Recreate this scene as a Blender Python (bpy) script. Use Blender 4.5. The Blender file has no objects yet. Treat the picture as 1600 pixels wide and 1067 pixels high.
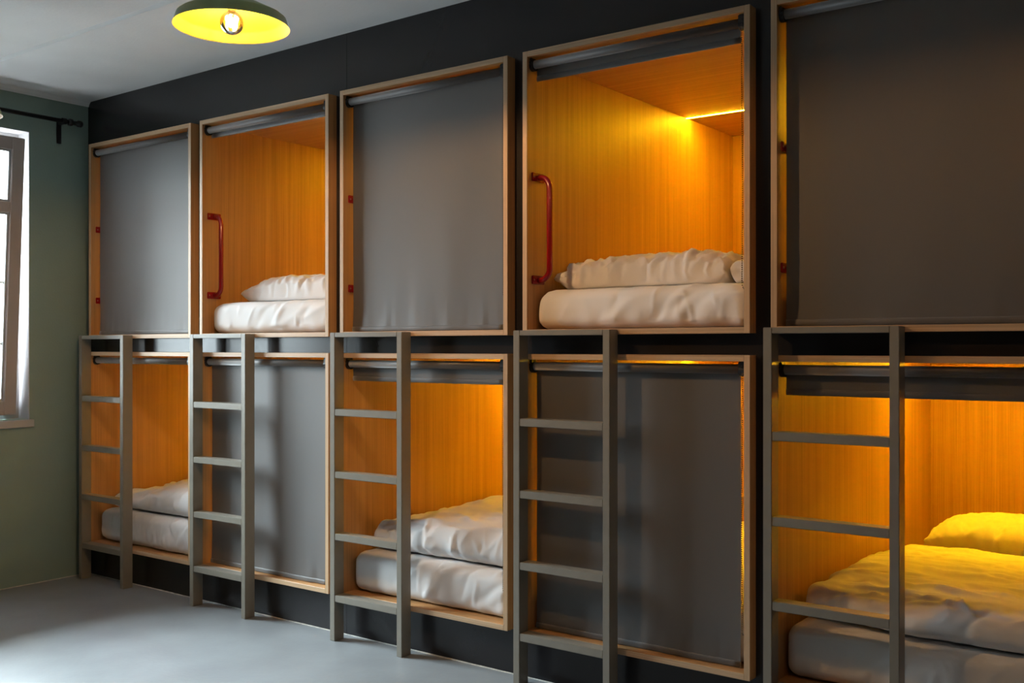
import bpy, bmesh, math, random
from mathutils import Vector, noise
R = math.radians
scene = bpy.context.scene
col = scene.collection

# ------------------------------------------------------------------ camera
CAM_H, YAW, FPX = 1.3725, 36.688, 1601.8
cam = bpy.data.cameras.new('camera')
cam.sensor_width = 36.0
cam.lens = FPX / 1600 * 36.0
cam.shift_y = 8.4 / 1600
cam.clip_start = 0.05
co = bpy.data.objects.new('camera', cam)
co.location = (0, 0, CAM_H)
co.rotation_euler = (R(90), 0, R(YAW))
col.objects.link(co)
scene.camera = co

# ------------------------------------------------------------------ world, daylight, exposure
scene.view_settings.view_transform = 'Standard'
scene.view_settings.look = 'None'
scene.view_settings.gamma = 1.0
scene.view_settings.use_curve_mapping = False
scene.view_settings.exposure = 0.7
w = bpy.data.worlds.new('world')
scene.world = w
w.use_nodes = True
wn, wl_ = w.node_tree.nodes, w.node_tree.links
bg = wn['Background']                     # bright overcast sky above the houses across a darker street
SKY = 98.0
wt = wn.new('ShaderNodeTexCoord')
ws = wn.new('ShaderNodeSeparateXYZ')
wr_ = wn.new('ShaderNodeValToRGB')
for k, (pos, c) in enumerate(((0.47, (0.055, 0.058, 0.062)), (0.51, (0.107, 0.12, 0.13)), (0.62, (0.125, 0.138, 0.15)), (0.74, (0.50, 0.56, 0.61)), (0.90, (0.83, 0.92, 1.0)))):
    el = wr_.color_ramp.elements[k] if k < 2 else wr_.color_ramp.elements.new(pos)
    el.position = pos
    el.color = (*c, 1)
wm = wn.new('ShaderNodeMapRange')
wm.inputs['From Min'].default_value = -1.0
wm.inputs['From Max'].default_value = 1.0
wl_.new(wt.outputs['Generated'], ws.inputs[0])
wl_.new(ws.outputs['Z'], wm.inputs['Value'])
wl_.new(wm.outputs[0], wr_.inputs['Fac'])
wl_.new(wr_.outputs['Color'], bg.inputs['Color'])
bg.inputs['Strength'].default_value = SKY

XL = -5.777                      # left wall
XR = 2.2                         # right wall
YW = 3.451                       # dark pod wall
YN = -3.7                        # wall behind the viewer
WIN_Y = [(1.60, 3.085)]
WIN_Z = (0.955, 2.616)
for (a, b) in WIN_Y:                      # the window opening, as a portal to the sky
    l = bpy.data.lights.new('window_daylight', 'AREA')
    l.shape = 'RECTANGLE'
    l.size = WIN_Z[1] - WIN_Z[0]
    l.size_y = b - a
    l.energy = 1.0
    l.cycles.is_portal = True
    o = bpy.data.objects.new('window_daylight', l)
    o.location = (XL - 0.17, (a + b) / 2, sum(WIN_Z) / 2)
    o.rotation_euler = (0, R(-90), 0)
    col.objects.link(o)

LED_STRENGTH = 260.0
BULB_STRENGTH = 2700.0

# ------------------------------------------------------------------ materials
def new_mat(name):
    m = bpy.data.materials.new(name)
    m.use_nodes = True
    nt = m.node_tree
    return m, nt, nt.nodes, nt.links, nt.nodes['Principled BSDF']

def setin(n, k, v):
    if k in n.inputs:
        n.inputs[k].default_value = v

def plain(name, c, rough=0.5, metal=0.0, spec=0.5, var=0.0, vscale=6.0, bump=0.0, bscale=200.0, stretch=(1, 1, 1), coat=0.0, sheen=0.0):
    m, nt, N, L, b = new_mat(name)
    b.inputs['Base Color'].default_value = (*c, 1)
    b.inputs['Roughness'].default_value = rough
    b.inputs['Metallic'].default_value = metal
    setin(b, 'Specular IOR Level', spec)
    setin(b, 'Coat Weight', coat)
    setin(b, 'Sheen Weight', sheen)
    tc = N.new('ShaderNodeTexCoord')
    mp = N.new('ShaderNodeMapping')
    mp.inputs['Scale'].default_value = stretch
    L.new(tc.outputs['Object'], mp.inputs['Vector'])
    if var:
        t = N.new('ShaderNodeTexNoise')
        t.inputs['Scale'].default_value = vscale
        t.inputs['Detail'].default_value = 6
        L.new(mp.outputs[0], t.inputs['Vector'])
        r = N.new('ShaderNodeMapRange')
        r.inputs['From Min'].default_value = 0.25
        r.inputs['From Max'].default_value = 0.75
        r.inputs['To Min'].default_value = 1 - var
        r.inputs['To Max'].default_value = 1 + var
        L.new(t.outputs['Fac'], r.inputs['Value'])
        mx = N.new('ShaderNodeVectorMath')
        mx.operation = 'SCALE'
        mx.inputs[0].default_value = c
        L.new(r.outputs[0], mx.inputs['Scale'])
        L.new(mx.outputs[0], b.inputs['Base Color'])
    if bump:
        t2 = N.new('ShaderNodeTexNoise')
        t2.inputs['Scale'].default_value = bscale
        t2.inputs['Detail'].default_value = 3
        L.new(mp.outputs[0], t2.inputs['Vector'])
        bp = N.new('ShaderNodeBump')
        bp.inputs['Strength'].default_value = bump
        bp.inputs['Distance'].default_value = 0.002
        L.new(t2.outputs['Fac'], bp.inputs['Height'])
        L.new(bp.outputs[0], b.inputs['Normal'])
    return m

def wood(name, axis, dark=(0.41, 0.210, 0.080), light=(0.53, 0.290, 0.118), rough=0.48):
    m, nt, N, L, b = new_mat(name)
    tc = N.new('ShaderNodeTexCoord')
    oi = N.new('ShaderNodeObjectInfo')
    ad = N.new('ShaderNodeVectorMath'); ad.operation = 'MULTIPLY_ADD'
    ad.inputs[1].default_value = (1, 1, 1)
    sc = N.new('ShaderNodeVectorMath'); sc.operation = 'SCALE'
    sc.inputs[0].default_value = (7.3, 3.1, 5.7)
    L.new(oi.outputs['Random'], sc.inputs['Scale'])
    L.new(tc.outputs['Object'], ad.inputs[0])
    L.new(sc.outputs[0], ad.inputs[2])
    def grain(across, along, detail, dist):
        mp = N.new('ShaderNodeMapping')
        s = [across] * 3
        s['XYZ'.index(axis)] = along
        mp.inputs['Scale'].default_value = s
        L.new(ad.outputs[0], mp.inputs['Vector'])
        t = N.new('ShaderNodeTexNoise')
        t.inputs['Scale'].default_value = 1.0
        t.inputs['Detail'].default_value = detail
        t.inputs['Distortion'].default_value = dist
        L.new(mp.outputs[0], t.inputs['Vector'])
        return t
    g1 = grain(38, 0.30, 5, 0.2)      # broad vertical bands of the veneer
    g2 = grain(260, 2.2, 3, 0.1)      # fine pores
    r1 = N.new('ShaderNodeValToRGB')
    e = r1.color_ramp.elements
    e[0].position = 0.30; e[0].color = (*dark, 1)
    e[1].position = 0.72; e[1].color = (*light, 1)
    L.new(g1.outputs['Fac'], r1.inputs['Fac'])
    r2 = N.new('ShaderNodeMapRange')
    r2.inputs['From Min'].default_value = 0.3
    r2.inputs['From Max'].default_value = 0.6
    r2.inputs['To Min'].default_value = 0.80
    r2.inputs['To Max'].default_value = 1.05
    L.new(g2.outputs['Fac'], r2.inputs['Value'])
    mx = N.new('ShaderNodeVectorMath'); mx.operation = 'SCALE'
    L.new(r1.outputs['Color'], mx.inputs[0])
    L.new(r2.outputs[0], mx.inputs['Scale'])
    L.new(mx.outputs[0], b.inputs['Base Color'])
    b.inputs['Roughness'].default_value = rough
    bp = N.new('ShaderNodeBump')
    bp.inputs['Strength'].default_value = 0.15
    bp.inputs['Distance'].default_value = 0.001
    L.new(g2.outputs['Fac'], bp.inputs['Height'])
    L.new(bp.outputs[0], b.inputs['Normal'])
    return m

def emitter(name, c, s):
    m, nt, N, L, b = new_mat(name)
    b.inputs['Base Color'].default_value = (*c, 1)
    b.inputs['Emission Color'].default_value = (*c, 1)
    b.inputs['Emission Strength'].default_value = s
    return m

def thin_glass(name, tint=(1, 1, 1)):
    m, nt, N, L, b = new_mat(name)
    N.remove(b)
    tr = N.new('ShaderNodeBsdfTransparent'); tr.inputs['Color'].default_value = (*tint, 1)
    gl = N.new('ShaderNodeBsdfGlossy'); gl.inputs['Roughness'].default_value = 0.02
    fr = N.new('ShaderNodeFresnel'); fr.inputs['IOR'].default_value = 1.45
    mx = N.new('ShaderNodeMixShader')
    L.new(fr.outputs[0], mx.inputs[0]); L.new(tr.outputs[0], mx.inputs[1]); L.new(gl.outputs[0], mx.inputs[2])
    L.new(mx.outputs[0], N['Material Output'].inputs['Surface'])
    return m

def fabric(name, c, rough=0.54, scale=900.0, bump=0.08, var=0.06):
    m, nt, N, L, b = new_mat(name)
    b.inputs['Roughness'].default_value = rough
    setin(b, 'Specular IOR Level', 1.0)
    setin(b, 'Sheen Weight', 0.7)
    setin(b, 'Sheen Roughness', 0.5)
    tc = N.new('ShaderNodeTexCoord')
    hs = []
    for k, st in enumerate(((1, 1, 0.06), (0.06, 0.06, 1))):
        mp = N.new('ShaderNodeMapping'); mp.inputs['Scale'].default_value = st
        L.new(tc.outputs['Object'], mp.inputs['Vector'])
        t = N.new('ShaderNodeTexNoise'); t.inputs['Scale'].default_value = scale; t.inputs['Detail'].default_value = 2
        L.new(mp.outputs[0], t.inputs['Vector'])
        hs.append(t)
    a = N.new('ShaderNodeMath'); a.operation = 'ADD'
    L.new(hs[0].outputs['Fac'], a.inputs[0]); L.new(hs[1].outputs['Fac'], a.inputs[1])
    r = N.new('ShaderNodeMapRange')
    r.inputs['From Min'].default_value = 0.6; r.inputs['From Max'].default_value = 1.4
    r.inputs['To Min'].default_value = 1 - var; r.inputs['To Max'].default_value = 1 + var
    L.new(a.outputs[0], r.inputs['Value'])
    s = N.new('ShaderNodeVectorMath'); s.operation = 'SCALE'; s.inputs[0].default_value = c
    L.new(r.outputs[0], s.inputs['Scale'])
    L.new(s.outputs[0], b.inputs['Base Color'])
    bp = N.new('ShaderNodeBump'); bp.inputs['Strength'].default_value = bump; bp.inputs['Distance'].default_value = 0.0006
    L.new(a.outputs[0], bp.inputs['Height']); L.new(bp.outputs[0], b.inputs['Normal'])
    tl = N.new('ShaderNodeBsdfTranslucent'); tl.inputs['Color'].default_value = (0.40, 0.37, 0.34, 1)   # thin cloth lets a little light through
    ms = N.new('ShaderNodeMixShader'); ms.inputs[0].default_value = 0.22
    L.new(b.outputs[0], ms.inputs[1]); L.new(tl.outputs[0], ms.inputs[2])
    L.new(ms.outputs[0], N['Material Output'].inputs['Surface'])
    return m

M = dict(
    wood_z=wood('oak_veneer_upright', 'Z'),
    wood_x=wood('oak_veneer_across', 'X'),
    edge_z=wood('pale_oak_edge_upright', 'Z', (0.50, 0.33, 0.19), (0.64, 0.44, 0.27), 0.4),
    edge_x=wood('pale_oak_edge_across', 'X', (0.50, 0.33, 0.19), (0.64, 0.44, 0.27), 0.4),
    dark=plain('dark_wall_paint', (0.018, 0.0165, 0.018), 0.24, spec=0.5, var=0.12, vscale=3, bump=0.05, bscale=160),
    green=plain('sage_green_paint', (0.235, 0.325, 0.285), 0.6, var=0.06, vscale=2.5, bump=0.35, bscale=90),
    plaster=plain('ceiling_concrete', (0.74, 0.76, 0.765), 0.8, var=0.05, vscale=3, bump=0.4, bscale=60),
    room=plain('room_paint', (0.12, 0.14, 0.11), 0.7, var=0.04, vscale=3),
    floor=plain('grey_microcement', (0.225, 0.242, 0.255), 0.36, var=0.14, vscale=3.5, bump=0.25, bscale=45),
    sealant=plain('pale_sealant', (0.55, 0.53, 0.48), 0.7, var=0.3, vscale=30),
    ladder=plain('taupe_lacquer', (0.228, 0.21, 0.175), 0.36, var=0.05, vscale=20, bump=0.08, bscale=300),
    blind=fabric('charcoal_blind_cloth', (0.098, 0.094, 0.095)),
    black=plain('black_metal', (0.012, 0.012, 0.013), 0.35, var=0.1),
    chain=plain('steel_beads', (0.10, 0.09, 0.08), 0.35, metal=0.6),
    red=plain('red_enamel', (0.26, 0.003, 0.008), 0.22, coat=0.5, var=0.03),
    screw=plain('screw_steel', (0.3, 0.12, 0.11), 0.3, metal=0.6),
    sheet=plain('white_cotton', (0.78, 0.775, 0.78), 0.85, var=0.02, vscale=9, bump=0.12, bscale=420),
    led=emitter('amber_led', (1.0, 0.56, 0.008), LED_STRENGTH),
    filament=emitter('glowing_filament', (1.0, 0.60, 0.28), BULB_STRENGTH),
    filament_dim=emitter('dim_filament', (1.0, 0.50, 0.14), BULB_STRENGTH * 0.07),
    filament_added=emitter('added_lamp_filament', (1.0, 0.52, 0.2), BULB_STRENGTH * 0.18),
    bulb=thin_glass('bulb_glass', (1.0, 0.93, 0.82)),
    glass=thin_glass('window_glass', (0.95, 0.98, 0.97)),
    shade_out=plain('green_enamel', (0.36, 0.46, 0.20), 0.35, var=0.05),
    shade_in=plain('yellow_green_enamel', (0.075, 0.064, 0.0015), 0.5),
    brass=plain('lamp_brass', (0.55, 0.38, 0.12), 0.3, metal=1.0),
    white=plain('white_window_paint', (0.42, 0.42, 0.425), 0.45, var=0.03, bump=0.1, bscale=60),
    sash=plain('taupe_window_paint', (0.42, 0.37, 0.34), 0.4, var=0.04),
)

# ------------------------------------------------------------------ mesh helpers
def finish(name, bm, mat, parent=None, smooth=False, loc=None):
    me = bpy.data.meshes.new(name)
    bm.normal_update()
    bm.to_mesh(me); bm.free()
    me.materials.append(mat)
    if smooth:
        for p in me.polygons:
            p.use_smooth = True
    return link(name, me, parent, loc)

def link(name, me, parent=None, loc=None):
    o = bpy.data.objects.new(name, me)
    col.objects.link(o)
    if parent is not None:
        o.parent = parent
    if loc is not None:
        o.location = loc
    return o

def box(bm, x0, x1, y0, y1, z0, z1):
    vs = [bm.verts.new(c) for c in ((x0, y0, z0), (x1, y0, z0), (x1, y1, z0), (x0, y1, z0),
                                    (x0, y0, z1), (x1, y0, z1), (x1, y1, z1), (x0, y1, z1))]
    fs = []
    for f in ((3, 2, 1, 0), (4, 5, 6, 7), (0, 1, 5, 4), (1, 2, 6, 5), (2, 3, 7, 6), (3, 0, 4, 7)):
        fs.append(bm.faces.new([vs[i] for i in f]))
    return vs

def boxo(name, b, mat, parent=None, bevel=0.0, seg=1):
    bm = bmesh.new()
    box(bm, *b)
    if bevel:
        bmesh.ops.bevel(bm, geom=list(bm.edges), offset=bevel, segments=seg, affect='EDGES', profile=0.5)
    return finish(name, bm, mat, parent)

def tube(bm, pts, r, n=12, caps=True):
    rings = []
    up = Vector((0, 0, 1))
    prev = None
    for i, p in enumerate(pts):
        p = Vector(p)
        a = Vector(pts[max(i - 1, 0)]); b = Vector(pts[min(i + 1, len(pts) - 1)])
        t = (b - a).normalized()
        if prev is None:
            s = t.cross(up)
            if s.length < 1e-4:
                s = t.cross(Vector((0, 1, 0)))
            s.normalize()
        else:
            s = (prev - t * prev.dot(t)).normalized()
        prev = s
        q = t.cross(s)
        rr = r[i] if isinstance(r, (list, tuple)) else r
        rings.append([bm.verts.new(p + (s * math.cos(k * 2 * math.pi / n) + q * math.sin(k * 2 * math.pi / n)) * rr) for k in range(n)])
    for i in range(len(rings) - 1):
        for k in range(n):
            bm.faces.new((rings[i][k], rings[i][(k + 1) % n], rings[i + 1][(k + 1) % n], rings[i + 1][k]))
    if caps:
        bm.faces.new(rings[0][::-1]); bm.faces.new(rings[-1])

def lathe(bm, prof, n=48):
    rings = [[bm.verts.new((r * math.cos(2 * math.pi * k / n), r * math.sin(2 * math.pi * k / n), z)) for k in range(n)] for r, z in prof]
    for i in range(len(rings) - 1):
        for k in range(n):
            bm.faces.new((rings[i][k], rings[i][(k + 1) % n], rings[i + 1][(k + 1) % n], rings[i + 1][k]))

def empty(name, loc=(0, 0, 0)):
    o = bpy.data.objects.new(name, None)
    o.empty_display_size = 0.1
    o.location = loc
    col.objects.link(o)
    return o

def tag(o, label, cat, group=None):
    o['label'] = label; o['category'] = cat
    if group:
        o['group'] = group
    return o

def struct(o, label=None, cat=None):
    o['kind'] = 'structure'
    if label:
        o['label'] = label
    if cat:
        o['category'] = cat
    return o

def children(o):
    return [c for c in list(bpy.data.objects) if c.parent == o]

# ------------------------------------------------------------------ layout numbers
D = 3.400                                   # plane of the pod fronts
PITCH, PW, T, PD = 1.0688, 0.991, 0.022, 2.0
PX = [-2.478 + PITCH * (i - 4) for i in range(1, 6)]
ZL, ZU = (0.193, 1.343), (1.421, 2.581)
ROWS = {'lower': ZL, 'upper': ZU}
ORD = ['nearest the green wall', 'second from the green wall', 'third from the green wall',
       'fourth from the green wall', 'fifth from the green wall']

def zceil(x):
    return 2.854 + 0.0065 * (x - XL)

# ------------------------------------------------------------------ setting: floor
boxo_floor = boxo('floor', (XL - 0.3, XR + 0.1, YN - 0.1, 5.6, -0.06, 0.0), M['floor'])
struct(boxo_floor, 'smooth grey microcement floor with faint trowel marks', 'floor')

# ceiling: precast slabs with chamfered joints running along the pod wall
ceil_root = struct(empty('ceiling', (0, 0, 2.86)), 'pale grey concrete ceiling with slab joints', 'ceiling')
edges = [5.6, 2.672, 1.47, 0.27, -0.93, -2.13, YN - 0.1]
for a, b in zip(edges[:-1], edges[1:]):
    bm = bmesh.new()
    n = 160
    x0, x1 = XL - 0.3, XR + 0.1
    rnd = random.Random(int(a * 100))
    prof = []
    rows = []
    for k in range(n + 1):
        x = x0 + (x1 - x0) * k / n
        c = 0.018 + 0.006 * noise.noise((x * 9, a * 3, 0)) + (0.010 if rnd.random() < 0.06 else 0)
        z = zceil(x) - 2.86
        rows.append([bm.verts.new(v) for v in ((x, b + 0.004, z + 0.12), (x, b + 0.004, z + c), (x, b + c, z), (x, a - c, z), (x, a - 0.004, z + c), (x, a - 0.004, z + 0.12))])
    for r0, r1 in zip(rows[:-1], rows[1:]):
        for j in range(6):
            bm.faces.new((r0[j], r0[(j + 1) % 6], r1[(j + 1) % 6], r1[j]))
    bm.faces.new(rows[0][::-1]); bm.faces.new(rows[-1])
    bmesh.ops.recalc_face_normals(bm, faces=list(bm.faces))
    finish('ceiling_slab', bm, M['plaster'], ceil_root)

# dark pod wall in panels, cut out around every pod
wall_far = struct(empty('wall_far', (0, YW, 0)), 'near-black painted panel wall that holds the sleeping pods', 'wall')
seams = [XL - 0.05, -3.554, -3.554 + 2 * PITCH, XR + 0.05]
for a, b in zip(seams[:-1], seams[1:]):
    bm = bmesh.new()
    xs = {a + 0.001, b - 0.001}
    for px in PX:
        for x in (px - 0.0005, px + PW + 0.0005):
            if a < x < b:
                xs.add(x)
    xs = sorted(xs)
    zs = [0.0, ZL[0] - 0.0005, ZL[1] + 0.0005, ZU[0] - 0.0005, ZU[1] + 0.0005, 2.96]
    def solid(i, j):
        if not (0 <= i < len(xs) - 1 and 0 <= j < len(zs) - 1):
            return False
        xm, zm = (xs[i] + xs[i + 1]) / 2, (zs[j] + zs[j + 1]) / 2
        inx = any(px < xm < px + PW for px in PX)
        inz = ZL[0] < zm < ZL[1] or ZU[0] < zm < ZU[1]
        return not (inx and inz)
    vg = {}
    def V(i, j, k):
        key = (i, j, k)
        if key not in vg:
            vg[key] = bm.verts.new((xs[i], 0.018 * k, zs[j]))
        return vg[key]
    for i in range(len(xs) - 1):
        for j in range(len(zs) - 1):
            if not solid(i, j):
                continue
            bm.faces.new((V(i, j, 0), V(i + 1, j, 0), V(i + 1, j + 1, 0), V(i, j + 1, 0)))
            bm.faces.new((V(i, j, 1), V(i, j + 1, 1), V(i + 1, j + 1, 1), V(i + 1, j, 1)))
            for di, dj, p, q in ((-1, 0, (i, j), (i, j + 1)), (1, 0, (i + 1, j + 1), (i + 1, j)), (0, -1, (i + 1, j), (i, j)), (0, 1, (i, j + 1), (i + 1, j + 1))):
                if not solid(i + di, j + dj):
                    bm.faces.new((V(*p, 0), V(*q, 0), V(*q, 1), V(*p, 1)))
    bmesh.ops.recalc_face_normals(bm, faces=list(bm.faces))
    finish('wall_panel', bm, M['dark'], wall_far)
struct(boxo('wall_behind_pods', (XL - 0.3, XR + 0.1, 5.5, 5.6, 0, 2.98), M['room']))

# left wall with its windows
def wall_with_holes(name, x0, x1, y0, y1, z0, z1, holes, hz, mat):
    bm = bmesh.new()
    ys = [y0]
    for a, b in sorted(holes):
        ys += [a, b]
    ys.append(y1)
    for i in range(len(ys) - 1):
        if i % 2 == 0:
            box(bm, x0, x1, ys[i], ys[i + 1], z0, z1)
        else:
            box(bm, x0, x1, ys[i], ys[i + 1], z0, hz[0])
            box(bm, x0, x1, ys[i], ys[i + 1], hz[1], z1)
    bmesh.ops.remove_doubles(bm, verts=list(bm.verts), dist=1e-5)
    return struct(finish(name, bm, mat))
wl = wall_with_holes('wall_left', XL - 0.165, XL, YN - 0.1, 5.5, 0, 2.98, WIN_Y, WIN_Z, M['green'])
wl['label'] = 'sage green painted wall with the window'; wl['category'] = 'wall'
struct(boxo('wall_right', (XR, XR + 0.1, YN - 0.1, 5.5, 0, 2.98), M['room']))
struct(boxo('wall_near', (XL, XR, YN - 0.1, YN, 0, 2.98), M['room']))

# plaster cove at the top of the green wall, sealant beads along the floor
bm = bmesh.new()
pr = [(0, 0.06), (0, -0.028), (0.006, -0.028), (0.012, -0.014), (0.026, -0.002), (0.034, 0.004), (0.034, 0.06)]
a = [bm.verts.new((XL + x, YN, zceil(XL) + z)) for x, z in pr]
b = [bm.verts.new((XL + x, YW, zceil(XL) + z)) for x, z in pr]
for i in range(len(pr) - 1):
    bm.faces.new((a[i], a[i + 1], b[i + 1], b[i]))
bm.faces.new(a); bm.faces.new(b[::-1])
bmesh.ops.recalc_face_normals(bm, faces=list(bm.faces))
struct(finish('trim_1', bm, M['plaster']), 'thin plaster cove between green wall and ceiling', 'trim')

def bead(name, p, q, mat):
    bm = bmesh.new()
    n = 120
    pts, rs = [], []
    for k in range(n + 1):
        t = k / n
        c = Vector(p).lerp(Vector(q), t)
        pts.append(c)
        rs.append(0.0035 + 0.0022 * noise.noise((t * 60, p[0], 1)))
    tube(bm, pts, rs, 6)
    return struct(finish(name, bm, mat, smooth=True))
bead('trim_2', (XL + 0.01, YW - 0.001, 0.001), (XR, YW - 0.001, 0.001), M['sealant'])
bead('trim_3', (XL + 0.001, YN, 0.001), (XL + 0.001, YW - 0.01, 0.001), M['sealant'])

# windows: white fixed frame, tilted taupe sash, glass, glazing bars, sill
def make_window(idx, y0, y1):
    z0, z1 = WIN_Z
    root = struct(empty('window_%d' % idx, (XL, (y0 + y1) / 2, z0)),
                  ['white framed window with taupe sash tilted inwards, between green wall and curtain rod',
                   'white framed window with taupe sash further along the green wall',
                   'white framed window with taupe sash at the far end of the green wall'][idx - 1], 'window')
    def loc(o):
        o.location = -Vector(root.location)
        return o
    fx0, fx1 = XL - 0.165, XL - 0.115
    bm = bmesh.new()          # white lining of the reveal
    e = 0.004
    box(bm, XL - 0.165, XL + 0.001, y0, y0 + e, z0, z1)
    box(bm, XL - 0.165, XL + 0.001, y1 - e, y1, z0, z1)
    box(bm, XL - 0.165, XL + 0.001, y0 + e, y1 - e, z1 - e, z1)
    loc(finish('reveal_lining', bm, M['white'], root))
    fw = 0.055
    ya, yb, za, zb = y0 + e, y1 - e, z0, z1 - e
    bm = bmesh.new()
    box(bm, fx0, fx1, ya, ya + fw, za, zb)
    box(bm, fx0, fx1, yb - fw, yb, za, zb)
    box(bm, fx0, fx1, ya + fw, yb - fw, zb - fw, zb)
    box(bm, fx0, fx1, ya + fw, yb - fw, za, za + 0.035)
    loc(finish('window_frame', bm, M['white'], root))
    # sash, hinged at the bottom and tilted into the room
    sy0, sy1 = ya + fw - 0.008, yb - fw + 0.012
    h = zb - fw + 0.012 - (za + 0.03)
    s = empty('window_sash')
    s.parent = root
    s.location = Vector((fx1 + 0.002, sy0, za + 0.03)) - Vector(root.location)
    s.rotation_euler = (0, R(3.7 if idx == 1 else 0), 0)
    W = sy1 - sy0
    sw = 0.072
    midz = 1.155
    bars = [(0, sw, 0, h), (W - sw, W, 0, h), (W / 2 - 0.045, W / 2 + 0.045, sw, h - sw)]
    for p in bars:
        boxo('sash_stile', (0, 0.055, p[0], p[1], p[2], p[3]), M['sash'], s, 0.004)
    for q in ((0, sw + 0.01), (h - sw, h), (midz, midz + 0.062)):
        for u0, u1 in ((sw, W / 2 - 0.045), (W / 2 + 0.045, W - sw)):
            boxo('sash_rail', (0.001, 0.054, u0, u1, q[0], q[1]), M['sash'], s, 0.004)
    for u0, u1 in ((sw, W / 2 - 0.045), (W / 2 + 0.045, W - sw)):
        for q0, q1 in ((sw + 0.01, midz), (midz + 0.062, h - sw)):
            boxo('window_pane', (0.022, 0.030, u0 - 0.004, u1 + 0.004, q0 - 0.004, q1 + 0.004), M['glass'], s)
            bm = bmesh.new()      # pale glazing bead round the pane
            for w_, x in ((0.012, 0.031), (0.008, 0.012)):
                box(bm, x, x + 0.009, u0, u0 + w_, q0, q1); box(bm, x, x + 0.009, u1 - w_, u1, q0, q1)
                box(bm, x, x + 0.009, u0 + w_, u1 - w_, q0, q0 + w_); box(bm, x, x + 0.009, u0 + w_, u1 - w_, q1 - w_, q1)
            finish('glazing_bead', bm, M['white'], s)
        for zz in (0.40, 0.75):
            boxo('glazing_bar', (0.012, 0.021, u0, u1, zz, zz + 0.016), M['sash'], s)
    bm = bmesh.new()              # bottom corner hinge
    box(bm, fx1, fx1 + 0.03, yb - fw - 0.012, yb - fw + 0.018, za + 0.028, za + 0.075)
    tube(bm, [(fx1 + 0.018, yb - fw + 0.012, za + 0.05), (fx1 + 0.018, yb - fw + 0.012, za + 0.12)], 0.007, 8)
    loc(finish('hinge', bm, M['black'], root))
    o = boxo('window_sill', (XL - 0.115, XL + 0.022, y0 - 0.019, y1 + 0.019, z0 - 0.045, z0 - 0.001), M['white'], root, 0.003)
    loc(o)
    # the sill sits in a notch of the reveal
    return root
for i, (a, b) in enumerate(WIN_Y):
    make_window(i + 1, a, b)

# ------------------------------------------------------------------ sleeping pods
def handle_mesh():
    bm = bmesh.new()
    pts = []
    x0, x1, r = 0.006, 0.060, 0.046
    H = 0.424
    pts.append((x0, 0, H))
    for k in range(8):
        t = math.pi / 2 * k / 7
        pts.append((x1 - r + r * math.sin(t), 0.0, H - r + r * math.cos(t)))
    for k in range(8):
        t = math.pi / 2 * k / 7
        pts.append((x1 - r + r * math.cos(t), 0.0, r - r * math.sin(t)))
    pts.append((x0, 0, 0))
    tube(bm, pts, 0.0125, 14)
    return bm
def plate_mesh():
    bm = bmesh.new()
    box(bm, 0.0, 0.008, -0.046, 0.040, -0.018, 0.018)
    bmesh.ops.bevel(bm, geom=list(bm.edges), offset=0.0025, segments=2, affect='EDGES')
    return bm

def make_pod(i, row, label):
    z0, z1 = ROWS[row]
    H = z1 - z0
    root = empty('sleeping_pod', (PX[i], D, z0))
    tag(root, label, 'sleeping pod', '%s row of sleeping pods' % row)
    bv = 0.0015
    boxo('side_panel', (0, T, 0, PD, 0, H), M['wood_z'], root, bv)
    boxo('side_panel', (PW - T, PW, 0, PD, 0, H), M['wood_z'], root, bv)
    boxo('roof_panel', (T, PW - T, 0, PD, H - T, H), M['wood_x'], root, bv)
    boxo('base_panel', (T, PW - T, 0, PD, 0, T), M['wood_x'], root, bv)
    boxo('back_panel', (T, PW - T, PD - T, PD, T, H - T), M['wood_z'], root)
    for eb in ((0, T, 0, H), (PW - T, PW, 0, H), (T + 0.0004, PW - T - 0.0004, H - T, H), (T + 0.0004, PW - T - 0.0004, 0, T)):
        boxo('edge_band', (eb[0], eb[1], -0.0015, -0.0001, eb[2], eb[3]), M['edge_z'] if eb[3] - eb[2] > 0.5 else M['edge_x'], root, 0.0006)
    led = boxo('led_strip', (T + 0.001, PW - T - 0.001, 1.408, 1.417, H - T - 0.002, H - T + 0.001), M['led'], root)
    if row == 'upper':
        hz = 1.649 - z0
        h = finish('grab_handle', handle_mesh(), M['red'], root, True, (T, 0.075, hz))
        h['label'] = 'red enamelled grab handle'
        for zz in (0.0, 0.424):
            p = finish('mounting_plate', plate_mesh(), M['red'], h, False, (0, 0, zz))
        for zz in (0.0, 0.424):
            for yy in (-0.036, 0.030):
                bm = bmesh.new()
                bmesh.ops.create_uvsphere(bm, u_segments=8, v_segments=5, radius=0.0042)
                finish('screw', bm, M['screw'], h, True, (0.008, yy, zz))
    return root

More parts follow.
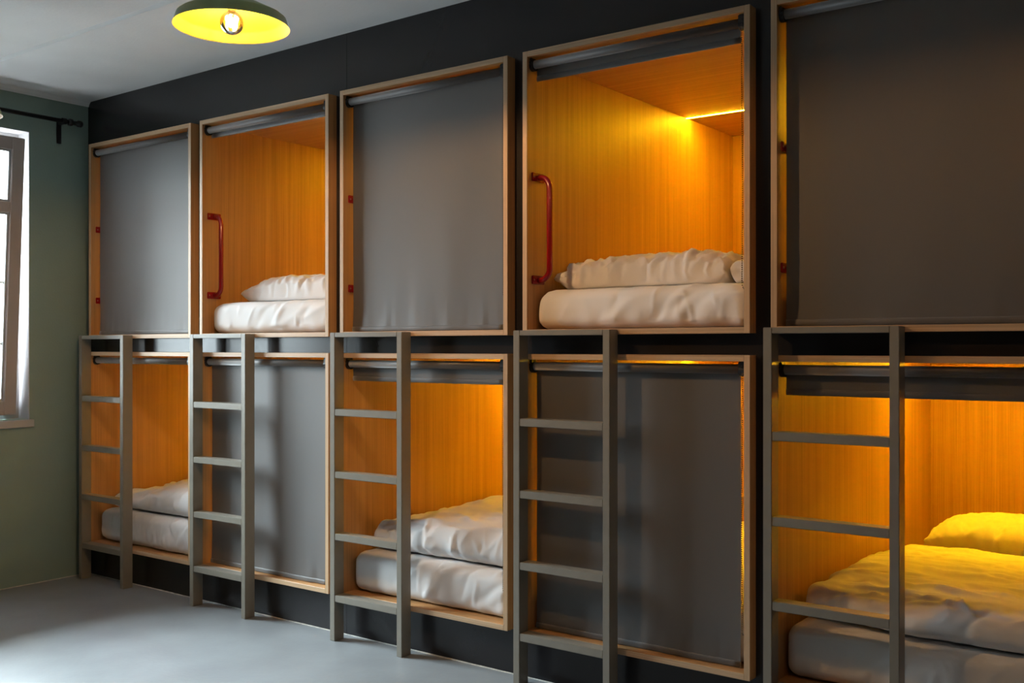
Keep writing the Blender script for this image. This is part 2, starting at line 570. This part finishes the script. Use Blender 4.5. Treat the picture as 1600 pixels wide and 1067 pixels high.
# ------------------------------------------------------------------ roller blinds
AX_DY, ROLL_R = 0.034, 0.0175
def make_blind(i, row, drop, label, group, ripple=0.0, seed=0):
    """drop: length of cloth hanging below the roller axis"""
    z0, z1 = ROWS[row]
    root = empty('roller_blind', (PX[i], D, z1 - T))
    tag(root, label, 'roller blind', group)
    xl, xr = T + 0.013, PW - T - 0.036
    az = -0.028
    bm = bmesh.new()
    tube(bm, [(xl - 0.001, AX_DY, az), (xr + 0.003, AX_DY, az)], ROLL_R, 24)
    finish('roller_tube', bm, M['blind'], root, True)
    # cloth falls from the back of the roller
    bm = bmesh.new()
    nx, nz = 60, max(4, int(drop / 0.02))
    yb = AX_DY + ROLL_R + 0.001
    grid = []
    for side in (0, 1):
        g = []
        for k in range(nz + 1):
            s = k / nz
            z = az - drop * s
            rowv = []
            for j in range(nx + 1):
                t = j / nx
                x = xl + (xr - xl) * t
                amp = ripple * min(1.0, s * 1.2)
                y = yb + amp * (noise.noise((t * 4.0 + seed, s * 1.1, seed)) * 0.7 + noise.noise((t * 9 + seed, s * 2.5, 3.1)) * 0.25 * s)
                y += 0.002 * noise.noise((t * 2.2 + seed * 2, s * 3.3, 7.7)) * min(1, drop)
                if drop > 0.5:
                    e = max(0.0, s - 0.86) / 0.14
                    y += -0.006 * e * e * (1 if t < 0.9 else 0.3)
                    y += 0.0035 * e * noise.noise((t * 26 + seed, s * 5, 1.3))
                rowv.append(bm.verts.new((x, y + side * 0.0008, z)))
            g.append(rowv)
        grid.append(g)
    for k in range(nz):
        for j in range(nx):
            f = grid[0]
            bm.faces.new((f[k][j], f[k + 1][j], f[k + 1][j + 1], f[k][j + 1]))
            b_ = grid[1]
            bm.faces.new((b_[k][j], b_[k][j + 1], b_[k + 1][j + 1], b_[k + 1][j]))
    hem_y = [grid[0][nz][j].co.y for j in range(nx + 1)]
    finish('blind_cloth', bm, M['blind'], root, True)
    bm = bmesh.new()          # hem with the weight bar sewn in
    pts = [(xl + (xr - xl) * j / nx, hem_y[j] + 0.0005, az - drop + 0.008) for j in range(0, nx + 1, 2)]
    rings = []
    for p in pts:
        rings.append([bm.verts.new((p[0], p[1] + 0.0042 * math.cos(a), p[2] + 0.012 * math.sin(a))) for a in [2 * math.pi * q / 10 for q in range(10)]])
    for a_, b_ in zip(rings[:-1], rings[1:]):
        for q in range(10):
            bm.faces.new((a_[q], a_[(q + 1) % 10], b_[(q + 1) % 10], b_[q]))
    bm.faces.new(rings[0][::-1]); bm.faces.new(rings[-1])
    finish('hem_bar', bm, M['blind'], root, True)
    for sx in (0, 1):
        bm = bmesh.new()
        if sx == 0:
            x0, x1 = T + 0.0005, T + 0.011
        else:
            x0, x1 = PW - T - 0.030, PW - T - 0.0005
        box(bm, x0, x1, AX_DY - 0.020, AX_DY + 0.020, az - 0.020, -0.001)
        bmesh.ops.bevel(bm, geom=list(bm.edges), offset=0.003, segments=2, affect='EDGES')
        tube(bm, [(x0 + 0.001, AX_DY, az - 0.004), (x1 + (0.006 if sx == 0 else -0.001), AX_DY, az - 0.004)], 0.0225, 18)
        tube(bm, [((x0 + x1) / 2, AX_DY - 0.024, az + 0.008), ((x0 + x1) / 2, AX_DY - 0.018, az + 0.008)], 0.004, 8)
        finish('bracket', bm, M['black'], root)
    # bead chain loop, on the side away from the ladder
    bm = bmesh.new()
    L = 0.93
    cx = PW - T - 0.014
    def bead_at(x, y, z, r=0.0031):
        v = [bm.verts.new(c) for c in ((x + r, y, z), (x - r, y, z), (x, y + r, z), (x, y - r, z), (x, y, z + r), (x, y, z - r))]
        for a_, b_, c_ in ((0, 2, 4), (2, 1, 4), (1, 3, 4), (3, 0, 4), (2, 0, 5), (1, 2, 5), (3, 1, 5), (0, 3, 5)):
            bm.faces.new((v[a_], v[b_], v[c_]))
    z = az - 0.01
    k = 0
    while z > az - L:
        sway = 0.0015 * math.sin(k * 0.05 + seed)
        bead_at(cx + sway, AX_DY - 0.020, z)
        bead_at(cx - sway - 0.003, AX_DY + 0.020, z)
        z -= 0.0078; k += 1
    for q in range(8):
        a_ = math.pi * q / 7
        bead_at(cx, AX_DY - 0.02 * math.cos(a_), z - 0.02 * math.sin(a_))
    c = finish('bead_chain', bm, M['chain'], root)
    c['kind'] = 'stuff'
    return root

closed_u = dict(drop=1.083, ripple=0.006)
closed_l = dict(drop=1.073, ripple=0.006)
OPEN = {('upper', 1): 0.036, ('upper', 3): 0.062, ('lower', 0): 0.016, ('lower', 2): 0.078, ('lower', 4): 0.086}
POD_LABEL = {
 ('upper', 0): 'oak upper sleeping pod in the corner by the green wall, grey blind pulled down',
 ('upper', 1): 'open upper oak sleeping pod with red handle and white bed, second from green wall',
 ('upper', 2): 'upper oak sleeping pod closed by a grey blind, between the two open upper pods',
 ('upper', 3): 'open upper oak sleeping pod with amber light line on its ceiling and red grab handle',
 ('upper', 4): 'upper oak sleeping pod shut by a dark blind, fifth from the green wall',
 ('lower', 0): 'open lower oak sleeping pod in the corner by the green wall with white bed',
 ('lower', 1): 'lower oak sleeping pod shut by a grey blind, second from the green wall',
 ('lower', 2): 'open lower oak sleeping pod with folded white duvet, third from the green wall',
 ('lower', 3): 'lower oak sleeping pod shut by charcoal blind with amber light leaking at its side',
 ('lower', 4): 'open lower oak sleeping pod glowing amber with duvet and pillow, fifth from the green wall',
}
BLIND_LABEL = {
 ('upper', 0): 'light grey roller blind pulled down over the upper pod beside the green wall',
 ('upper', 1): 'grey roller blind rolled up in the upper pod second from the green wall',
 ('upper', 2): 'grey roller blind pulled down on the upper pod between the two open upper pods',
 ('upper', 3): 'charcoal roller blind rolled up above the bed with the ceiling light line',
 ('upper', 4): 'dark brown-grey roller blind pulled down on the upper pod fifth from the green wall',
 ('lower', 0): 'pale grey roller blind fully rolled up in the lower pod beside the green wall',
 ('lower', 1): 'grey roller blind pulled down on the lower pod second from the green wall',
 ('lower', 2): 'grey roller blind rolled up over the folded duvet in the third lower pod',
 ('lower', 3): 'charcoal roller blind pulled down on the lower pod with light leaking beside it',
 ('lower', 4): 'dark roller blind rolled up above the amber lit duvet and pillow',
}
for row in ('upper', 'lower'):
    for i in range(5):
        make_pod(i, row, POD_LABEL[(row, i)])
        k = (row, i)
        if k in OPEN:
            make_blind(i, row, OPEN[k], BLIND_LABEL[k], 'rolled-up blinds of the sleeping pods', 0.002, i + 1.0)
        else:
            c = closed_u if row == 'upper' else closed_l
            make_blind(i, row, c['drop'], BLIND_LABEL[k], 'pulled-down blinds of the sleeping pods', c['ripple'], i * 3.7 + (1 if row == 'upper' else 9))

# ------------------------------------------------------------------ ladders
LW, LR, LTOP = 0.4555, 0.031, 1.439
RUNG_Z = [0.215, 0.503, 0.792, 1.083]
LY0, LY1 = 3.337 - D, -0.0018
LADDER_LABEL = ['taupe metal ladder standing in the corner by the green wall',
                'taupe metal ladder in front of the lower grey blind second from the green wall',
                'taupe metal ladder in front of the open lower pod with folded duvet',
                'taupe metal ladder in front of the lower pod with the charcoal pulled-down blind',
                'taupe metal ladder in front of the amber lit lower pod with duvet and pillow']
def lad_mesh(b, bev):
    bm = bmesh.new(); box(bm, *b)
    bmesh.ops.bevel(bm, geom=list(bm.edges), offset=bev, segments=2, affect='EDGES')
    me = bpy.data.meshes.new('ladder_piece'); bm.to_mesh(me); bm.free(); me.materials.append(M['ladder'])
    return me
rail_me = lad_mesh((0, LR, LY0, LY1, 0, LTOP), 0.0018)
rung_me = lad_mesh((0, LW - 2 * LR - 0.0006, LY0 + 0.0015, LY1, -0.031, 0), 0.0018)
top_me = lad_mesh((0, LW - 2 * LR - 0.0006, LY0 + 0.0005, LY1, -0.021, 0), 0.0015)
for i in range(5):
    root = tag(empty('bed_ladder', (PX[i] - 0.0026, D, 0)), LADDER_LABEL[i], 'ladder', 'ladders of the sleeping pods')
    link('rail', rail_me, root, (0, 0, 0))
    link('rail', rail_me, root, (LW - LR, 0, 0))
    for z in RUNG_Z:
        link('rung', rung_me, root, (LR + 0.0003, 0, z))
    link('top_bar', top_me, root, (LR + 0.0003, 0, LTOP))

# ------------------------------------------------------------------ bedding
def rounded_grid(w, d, h, r, nx, ny, nz):
    """closed rounded box from six grids, centred in x/y, z from 0 to h; returns verts, faces"""
    verts, index, faces = [], {}, []
    def lin(n):
        return [-1 + 2 * k / n for k in range(n + 1)]
    X, Y, Z = lin(nx), lin(ny), lin(nz)
    def vid(i, j, k):
        key = (i, j, k)
        if key not in index:
            index[key] = len(verts)
            p = Vector((X[i] * w / 2, Y[j] * d / 2, Z[k] * h / 2))
            q = Vector((max(-w / 2 + r, min(w / 2 - r, p.x)), max(-d / 2 + r, min(d / 2 - r, p.y)), max(-h / 2 + r, min(h / 2 - r, p.z))))
            v = p - q
            if v.length > 1e-9:
                m = max(abs(v.x), abs(v.y), abs(v.z))
                v = v.normalized() * m
            verts.append(q + v + Vector((0, 0, h / 2)))
        return index[key]
    for i in range(nx):
        for j in range(ny):
            faces.append((vid(i, j, 0), vid(i, j + 1, 0), vid(i + 1, j + 1, 0), vid(i + 1, j, 0)))
            faces.append((vid(i, j, nz), vid(i + 1, j, nz), vid(i + 1, j + 1, nz), vid(i, j + 1, nz)))
    for i in range(nx):
        for k in range(nz):
            faces.append((vid(i, 0, k), vid(i + 1, 0, k), vid(i + 1, 0, k + 1), vid(i, 0, k + 1)))
            faces.append((vid(i, ny, k), vid(i, ny, k + 1), vid(i + 1, ny, k + 1), vid(i + 1, ny, k)))
    for j in range(ny):
        for k in range(nz):
            faces.append((vid(0, j, k), vid(0, j, k + 1), vid(0, j + 1, k + 1), vid(0, j + 1, k)))
            faces.append((vid(nx, j, k), vid(nx, j + 1, k), vid(nx, j + 1, k + 1), vid(nx, j, k + 1)))
    return verts, faces

def soft(name, verts, faces, mat, parent=None, loc=None, levels=0):
    me = bpy.data.meshes.new(name)
    me.from_pydata([tuple(v) for v in verts], [], faces)
    me.materials.append(mat)
    for p in me.polygons:
        p.use_smooth = True
    me.update()
    o = link(name, me, parent, loc)
    if levels:
        s = o.modifiers.new('smooth', 'SUBSURF'); s.levels = levels; s.render_levels = levels
    return o

def crease_set(n, seed, xr, tr, ang, spread, ln, wd, dp):
    """n cloth creases in the (x, y+z) plane: centre, direction, half length, width, depth"""
    rnd = random.Random(seed)
    out = []
    for _ in range(n):
        a = R(rnd.gauss(ang, spread))
        out.append((rnd.uniform(*xr), rnd.uniform(*tr), math.cos(a), math.sin(a), rnd.uniform(*ln), rnd.uniform(*wd), rnd.uniform(*dp) * rnd.choice((1, 1, -1))))
    return out

def apply_creases(o, cs, zmin=0.012):
    me = o.data
    me.update()
    nor = [v.normal.copy() for v in me.vertices]
    for v, nn in zip(me.vertices, nor):
        x, t = v.co.x, v.co.y + v.co.z
        if v.co.z < zmin or nn.z < -0.4:
            continue
        h = 0.0
        for cx, ct, dx, dt, L, w, d in cs:
            ax, at = x - cx, t - ct
            al = ax * dx + at * dt
            if abs(al) > L:
                continue
            pe = -ax * dt + at * dx
            pe += 0.012 * math.sin(al * 14 + cx * 40)
            q = pe / w
            if abs(q) > 2.6:
                continue
            k = 1 - (al / L) ** 2
            h += d * k * math.exp(-q * q)
        v.co += nn * h * min(1.0, (v.co.z - zmin) / 0.03)
    me.update()

def ridge(p):
    return (1 - abs(noise.noise(p)) * 2.2)

def N3(x, y, z):
    return noise.noise((x, y, z))

MAT_W = PW - 2 * T - 0.014
def make_mattress(i, row, label, thick, yfront, seed, fold=0.0):
    z0 = ROWS[row][0] + T + 0.001
    w, d, h = MAT_W, PD - T - (yfront - D) - 0.03, thick
    V, F = rounded_grid(w, d, h, 0.045, 110, 90, 18)
    out = []
    for v in V:
        x, y, z = v
        fy = (y + d / 2)
        front = math.exp(-fy / 0.10)
        tz = z / h
        dx = dy = dz = 0.0
        # sheet: long soft drags on the front face, creases spreading from the lower corners
        dy -= front * 0.010 * max(0.0, math.sin(math.pi * tz)) ** 0.7
        dy += front * 0.006 * N3(x * 5 + seed, z * 6, seed)
        t1 = (x + w / 2) * 0.8 - z * 1.2
        dy += front * 0.0045 * ridge((t1 * 7 + seed, z * 2.5, 2.2)) * (0.25 + 0.75 * max(0, x / w + 0.35))
        dy += front * 0.003 * math.sin(x * 48 + seed + 3 * N3(x * 6, z * 4, seed)) * (1 - tz) ** 2
        dz += 0.002 * N3(x * 3.5 + seed, y * 2.5, 4.4) * tz
        dz += 0.002 * (ridge((x * 5 + y * 4 + seed, y * 9, 1.7)) - 1) * tz
        cr = abs(2 * x / w)
        dz -= 0.016 * tz * max(0, cr - 0.86) / 0.14
        if tz < 0.02:
            dz = 0.0
            if fy < 0.05:
                dz = 0.004 * max(0.0, N3(x * 6 + seed, 0.3, seed))
        out.append(Vector((x + dx, y + dy, z + dz)))
    o = soft('mattress', out, F, M['sheet'], None, (PX[i] + PW / 2, yfront + d / 2, z0))
    apply_creases(o, crease_set(9, seed * 3, (-w * 0.1, w / 2), (-d / 2, -d / 2 + h), 38, 14, (0.12, 0.26), (0.012, 0.024), (0.003, 0.006)), 0.008)
    apply_creases(o, crease_set(14 + int(fold * 40), seed * 5, (-w / 2, w / 2), (-d / 2, -d / 2 + h * 1.1), 84, 14, (0.03, 0.10), (0.006, 0.012), (0.002, 0.004 + fold * 0.006)), 0.004)
    tag(o, label, 'mattress', 'mattresses of the sleeping pods')
    return o

def make_pillow(name, label, cat, w, d, h, seed, loc, rz=0.0, pinch=0.18, tail=0.0, n=(120, 72), flat=0.34, wr=1.0, ncr=46, cang=75):
    nx, ny = n
    V, F = [], []
    top, bot = {}, {}
    for i in range(nx + 1):
        for j in range(ny + 1):
            u = -1 + 2 * i / nx; v = -1 + 2 * j / ny
            u2 = math.sin(u * math.pi / 2) * 0.35 + u * 0.65
            v2 = math.sin(v * math.pi / 2) * 0.35 + v * 0.65
            e = max(0.0, (1 - abs(u2) ** (3.0 if u2 < 0 else 7.0))) * max(0.0, (1 - abs(v2) ** 2.8))
            th = e ** 0.40
            x = u2 * w / 2 * (1 - pinch * 0.5 * (1 - abs(v2)) * abs(u2) ** 6 * 0.3)
            y = v2 * d / 2 * (1 - pinch * 0.5 * abs(u2) ** 3)
            lump = 0.10 * N3(u * 1.6 + seed, v * 1.6, seed)
            edge = (1 - th)
            wr1 = 0.020 * wr * ridge((u * 7.0 + seed, v * 2.2 + u * 1.5, seed)) * (0.30 + edge) * (0.2 + th)
            wr2 = 0.010 * wr * ridge((u * 16.0 + v * 4 + seed, v * 3.0, seed + 4)) * (0.15 + edge) * th
            zt = h * flat + h * (1 - flat) * th * (1 + lump) + wr1 + wr2 - 0.016 * wr * th
            zt *= 1 - tail * max(0, -u) ** 2
            zb = h * flat * (1 - min(1.0, th * 2.2)) + 0.004 * (1 - th)
            if i in (0, nx) or j in (0, ny):
                zt = zb = h * flat + 0.004 * N3(u * 8, v * 8, seed)
            yo = 0.010 * wr * N3(u * 9 + seed, v * 3, zt * 10) * edge
            if i in (0, nx) or j in (0, ny):
                top[i, j] = bot[i, j] = len(V); V.append(Vector((x * 0.968, (y + yo) * 0.972, zt)))
            else:
                top[i, j] = len(V); V.append(Vector((x, y + yo, zt)))
                bot[i, j] = len(V); V.append(Vector((x, y, max(0.0, zb))))
    for i in range(nx):
        for j in range(ny):
            F.append((top[i, j], top[i + 1, j], top[i + 1, j + 1], top[i, j + 1]))
            F.append((bot[i, j], bot[i, j + 1], bot[i + 1, j + 1], bot[i + 1, j]))
    o = soft(name, V, F, M['sheet'], None, loc)
    o.rotation_euler = (0, 0, R(rz))
    apply_creases(o, crease_set(ncr, seed * 7, (-w / 2, w / 2), (-d / 2, -d / 2 + h * 1.3), cang, 22, (0.03, 0.11), (0.007, 0.014), (0.003 * wr, 0.0080 * wr)), 0.01)
    apply_creases(o, crease_set(ncr // 2, seed * 11, (-w / 2, w / 2), (-d / 2 + h, d / 2), 20, 40, (0.06, 0.2), (0.010, 0.02), (0.003, 0.006)), 0.01)
    tag(o, label, cat)
    return o

def make_duvet(label, w, d, hf, seed, loc, r=0.06, nn=(110, 110, 14), wr=1.0, gather=1.0, outline=None):
    """hf(u, v): height of the top over the plan (u, v in 0..1, v = 0 at the pod opening)"""
    h0 = 0.16
    V, F = rounded_grid(w, d, h0, min(r, h0 / 2 - 0.005), *nn)
    out = []
    for p in V:
        x, y, z = p
        u, v = x / w + 0.5, y / d + 0.5
        tz = z / h0
        H = hf(u, v)
        fy = y + d / 2
        front = math.exp(-fy / 0.09)
        left = math.exp(-(x + w / 2) / 0.07)
        dz = tz * (H - h0)
        dz += tz * wr * (0.010 * N3(x * 4 + seed, y * 4, seed) + 0.009 * ridge((x * 3.2 + seed, y * 8.5 + x * 2, 3.3)) + 0.004 * ridge((x * 12 + y * 4 + seed, y * 15, 9.1)))
        dy = front * (0.012 * N3(x * 6 + seed, z * 5, 1.1) + gather * 0.008 * math.sin(x * 70 + 4 * N3(x * 7, z * 6, seed)) * max(0, 1 - tz * 1.1) * (0.4 + 0.6 * N3(x * 4 + 9, seed, 0.5)) - 0.018 * math.sin(math.pi * min(1, tz)) + 0.022 * (tz - 0.15) )
        dx = left * (0.012 * N3(y * 7 + seed, z * 6, 2.0) + 0.006 * math.sin(y * 60 + seed))
        if outline:
            a, b = outline(u, v); dx += a; dy += b
        if tz < 0.02:
            dz = 0.0
        out.append(Vector((x + dx, y + dy, z + dz)))
    o = soft('duvet', out, F, M['sheet'], None, loc)
    apply_creases(o, crease_set(34, seed * 3, (-w / 2, w / 2), (-d / 2, -d / 2 + 0.16), 70, 25, (0.03, 0.10), (0.007, 0.013), (0.003, 0.007)), 0.006)
    apply_creases(o, crease_set(60, seed * 5, (-w / 2, w / 2), (-d / 2 + 0.1, d / 2), 8, 16, (0.08, 0.34), (0.010, 0.022), (0.004, 0.009)), 0.006)
    tag(o, label, 'duvet')
    return o

def sm(t):
    t = max(0.0, min(1.0, t))
    return t * t * (3 - 2 * t)

MT_U, MT_L = 0.165, 0.195
bed_label = {
 ('upper', 1): 'white sheeted mattress in the open upper pod second from the green wall',
 ('upper', 3): 'cream lit mattress under the ceiling light line in the open upper pod',
 ('upper', 4): 'mattress edge behind the dark pulled-down blind of the fifth upper pod',
 ('lower', 0): 'white sheeted mattress with crumpled front in the lower pod by the green wall',
 ('lower', 2): 'white sheeted mattress under the folded duvet in the third lower pod',
 ('lower', 3): 'mattress edge behind the charcoal pulled-down blind of the fourth lower pod',
 ('lower', 4): 'white sheeted mattress in the amber lit lower pod fifth from the green wall',
}
for k, (row, i) in enumerate(bed_label):
    closed = (row, i) not in OPEN
    make_mattress(i, row, bed_label[(row, i)], MT_U if row == 'upper' else MT_L, D + (0.085 if closed else 0.058), 2.3 * k + 1, 1.0 if (row, i) == ('lower', 0) else 0.0)
ztu = ZU[0] + T + 0.001 + MT_U
ztl = ZL[0] + T + 0.001 + MT_L

make_pillow('pillow', 'white pillow on the mattress of the second upper pod', 'pillow', 0.82, 0.42, 0.150, 1.3,
            (PX[1] + T + 0.50, 3.775, ztu + 0.004), 1.5, tail=0.22, ncr=30)
make_pillow('pillow', 'long cream lit pillow with gathered creases under the ceiling light line', 'pillow', 0.775, 0.42, 0.152, 4.1,
            (PX[3] + T + 0.402, 3.775, ztu + 0.004), 0.3, tail=0.26, ncr=64, cang=68, wr=1.35)
# small roll of cloth standing for the long pillow's tucked corner, by the side panel
bm = bmesh.new()
nr = 40
ringsv = []
for k in range(26):
    y = 0.30 * k / 25
    rr = []
    for q in range(nr):
        a_ = 2 * math.pi * q / nr
        r_ = 0.043 + 0.0035 * noise.noise((math.cos(a_) * 2.0, math.sin(a_) * 2.0, y * 18)) + 0.003 * math.sin(a_ * 3 + y * 40)
        if k < 3:
            r_ *= (0.80, 0.93, 0.99)[k]
        rr.append(bm.verts.new((r_ * math.cos(a_) * 1.0, y - 0.008 * (k == 0) * 0, r_ * math.sin(a_) + 0.047)))
    ringsv.append(rr)
for r0, r1 in zip(ringsv[:-1], ringsv[1:]):
    for q in range(nr):
        bm.faces.new((r0[q], r0[(q + 1) % nr], r1[(q + 1) % nr], r1[q]))
bm.faces.new(ringsv[-1][::-1])
prev = ringsv[0]
for m in range(1, 6):                     # rolled end, turned in like a spiral
    cur = []
    for q in range(nr):
        a_ = 2 * math.pi * q / nr
        r_ = 0.034 * (1 - m / 6.0)
        cur.append(bm.verts.new((r_ * math.cos(a_), (0.008 if m % 2 else 0.0) + 0.003 * math.sin(a_ + m), r_ * math.sin(a_) + 0.047)))
    for q in range(nr):
        bm.faces.new((prev[q], cur[q], cur[(q + 1) % nr], prev[(q + 1) % nr]))
    prev = cur
bm.faces.new(prev)
bmesh.ops.recalc_face_normals(bm, faces=list(bm.faces))
tag(finish('pillow_corner_roll', bm, M['sheet'], None, True, (PX[3] + 0.860, 3.60, ztu + 0.003)),
    'small roll of cream lit cloth as the tucked corner of the long pillow', 'pillow corner')
# lower row
make_duvet('folded white duvet on the lower bed beside the green wall', 0.86, 1.1,
           lambda u, v: 0.075 + 0.08 * sm(u * 1.2) + 0.03 * sm(v * 2), 2.0, (PX[0] + PW - T - 0.46, 3.49 + 0.55, ztl + 0.004))
make_duvet('thick folded white duvet on the lower bed third from the green wall', 0.86, 1.25,
           lambda u, v: 0.12 + 0.075 * sm(u * 2.2) * (0.6 + 0.4 * sm(v * 3)) + 0.055 * sm((u - 0.25) * 2.0) * sm((v - 0.3) * 3), 7.0, (PX[2] + PW - T - 0.45, 3.51 + 0.625, ztl + 0.004), gather=1.5)
make_duvet('white duvet spread over the amber lit lower bed', 0.90, 1.25,
           lambda u, v: 0.100 + 0.015 * sm(u * 2.5) * (1 - sm((v - 0.35) * 2)) - 0.035 * sm((v - 0.5) * 2), 11.0, (PX[4] + PW - T - 0.463, 3.54 + 0.625, ztl + 0.004), nn=(110, 130, 14),
           outline=lambda u, v: (0.0, -0.075 * sm((u - 0.06) / 0.42) * (1 - v) ** 2))
make_pillow('pillow', 'plump amber lit pillow at the head of the spread duvet', 'pillow', 0.72, 0.42, 0.21, 8.2,
            (PX[4] + 0.49, 5.02, ztl + 0.004), -2, flat=0.35, tail=0.12, ncr=24)

# ------------------------------------------------------------------ curtain rod on the green wall
rod = tag(empty('curtain_rod', (XL, 3.26, 2.60)), 'black metal curtain rod above the window on the green wall', 'curtain rod')
def rel(o, root=rod):
    o.location = -Vector(root.location); return o
rx, rz = XL + 0.06, 2.700
bm = bmesh.new(); tube(bm, [(rx, 1.30, rz), (rx, 3.30, rz)], 0.0125, 16); rel(finish('rod', bm, M['black'], rod, True))
for yy in (1.40, 3.262):
    bm = bmesh.new()
    box(bm, XL + 0.0005, XL + 0.006, yy - 0.014, yy + 0.014, 2.575, 2.705)
    box(bm, XL + 0.006, rx - 0.01, yy - 0.007, yy + 0.007, 2.683, 2.697)
    tube(bm, [(rx, yy - 0.012, rz), (rx, yy + 0.012, rz)], 0.018, 16)
    rel(finish('bracket', bm, M['black'], rod))
for s, ye in ((1, 3.30), (-1, 1.30)):
    bm = bmesh.new()
    prof = [(0.0, 0.015), (0.006, 0.021), (0.022, 0.021), (0.030, 0.013), (0.052, 0.013), (0.058, 0.019), (0.080, 0.020), (0.088, 0.014)]
    tube(bm, [(rx, ye + s * (a - 0.012), rz) for a, r in prof], [r for a, r in prof], 16)
    rel(finish('finial', bm, M['black'], rod, True))

# ------------------------------------------------------------------ pendant lamps
def make_lamp(x, y, label, fil='filament'):
    zr = 2.425
    root = tag(empty('pendant_lamp', (x, y, zr)), label, 'pendant lamp', 'green pendant lamps')
    bm = bmesh.new()
    lathe(bm, [(0.188, 0.0), (0.185, 0.004), (0.176, 0.032), (0.166, 0.040), (0.058, 0.092), (0.034, 0.108), (0.030, 0.114), (0.030, 0.165), (0.012, 0.175), (0.0035, 0.178)])
    finish('lamp_shade', bm, M['shade_out'], root, True)
    bm = bmesh.new()
    lathe(bm, [(0.1875, 0.0), (0.1835, 0.004), (0.1745, 0.031), (0.1645, 0.0385), (0.056, 0.090), (0.033, 0.104), (0.002, 0.105)])
    s = finish('shade_lining', bm, M['shade_in'], root, True)
    bm = bmesh.new(); lathe(bm, [(0.021, 0.105), (0.021, 0.075), (0.017, 0.068), (0.004, 0.068)], 24)
    finish('bulb_socket', bm, M['brass'], root, True)
    bm = bmesh.new()
    pr = [(0.013, 0.068), (0.014, 0.058)]
    for k in range(13):
        a = R(70) - R(160) * k / 12
        pr.append((0.039 * math.cos(a) if k < 12 else 0.0005, 0.014 + 0.039 * math.sin(a)))
    lathe(bm, pr, 32)
    b = finish('bulb', bm, M['bulb'], root, True)
    bm = bmesh.new()
    for k in range(7):
        a = 2 * math.pi * k / 7
        c, s_ = math.cos(a), math.sin(a)
        tube(bm, [(0.021 * c, 0.021 * s_, 0.044), (0.018 * c, 0.018 * s_, 0.026), (0.012 * c, 0.012 * s_, 0.006)], 0.0032, 6)
    finish('filament', bm, M[fil], b, True)
    bm = bmesh.new()
    zt = zceil(x) - zr
    tube(bm, [(0, 0, 0.172), (0, 0, zt - 0.02)], 0.0035, 8)
    finish('cord', bm, M['black'], root, True)
    bm = bmesh.new(); lathe(bm, [(0.004, zt - 0.03), (0.045, zt - 0.024), (0.05, zt - 0.001), (0.001, zt - 0.001)], 24)
    finish('ceiling_rose', bm, M['shade_out'], root, True)
    return root
make_lamp(-2.757, 2.156, 'green enamel pendant lamp with a lit globe bulb before the dark wall')
make_lamp(-4.75, 2.20, 'green pendant lamp hanging beside the window and curtain rod', 'filament_dim')
make_lamp(-0.72, 2.05, 'unseen green pendant lamp added to warm the fifth pods from the green wall', 'filament_added')  # out of view, added in line with the others for warm light here
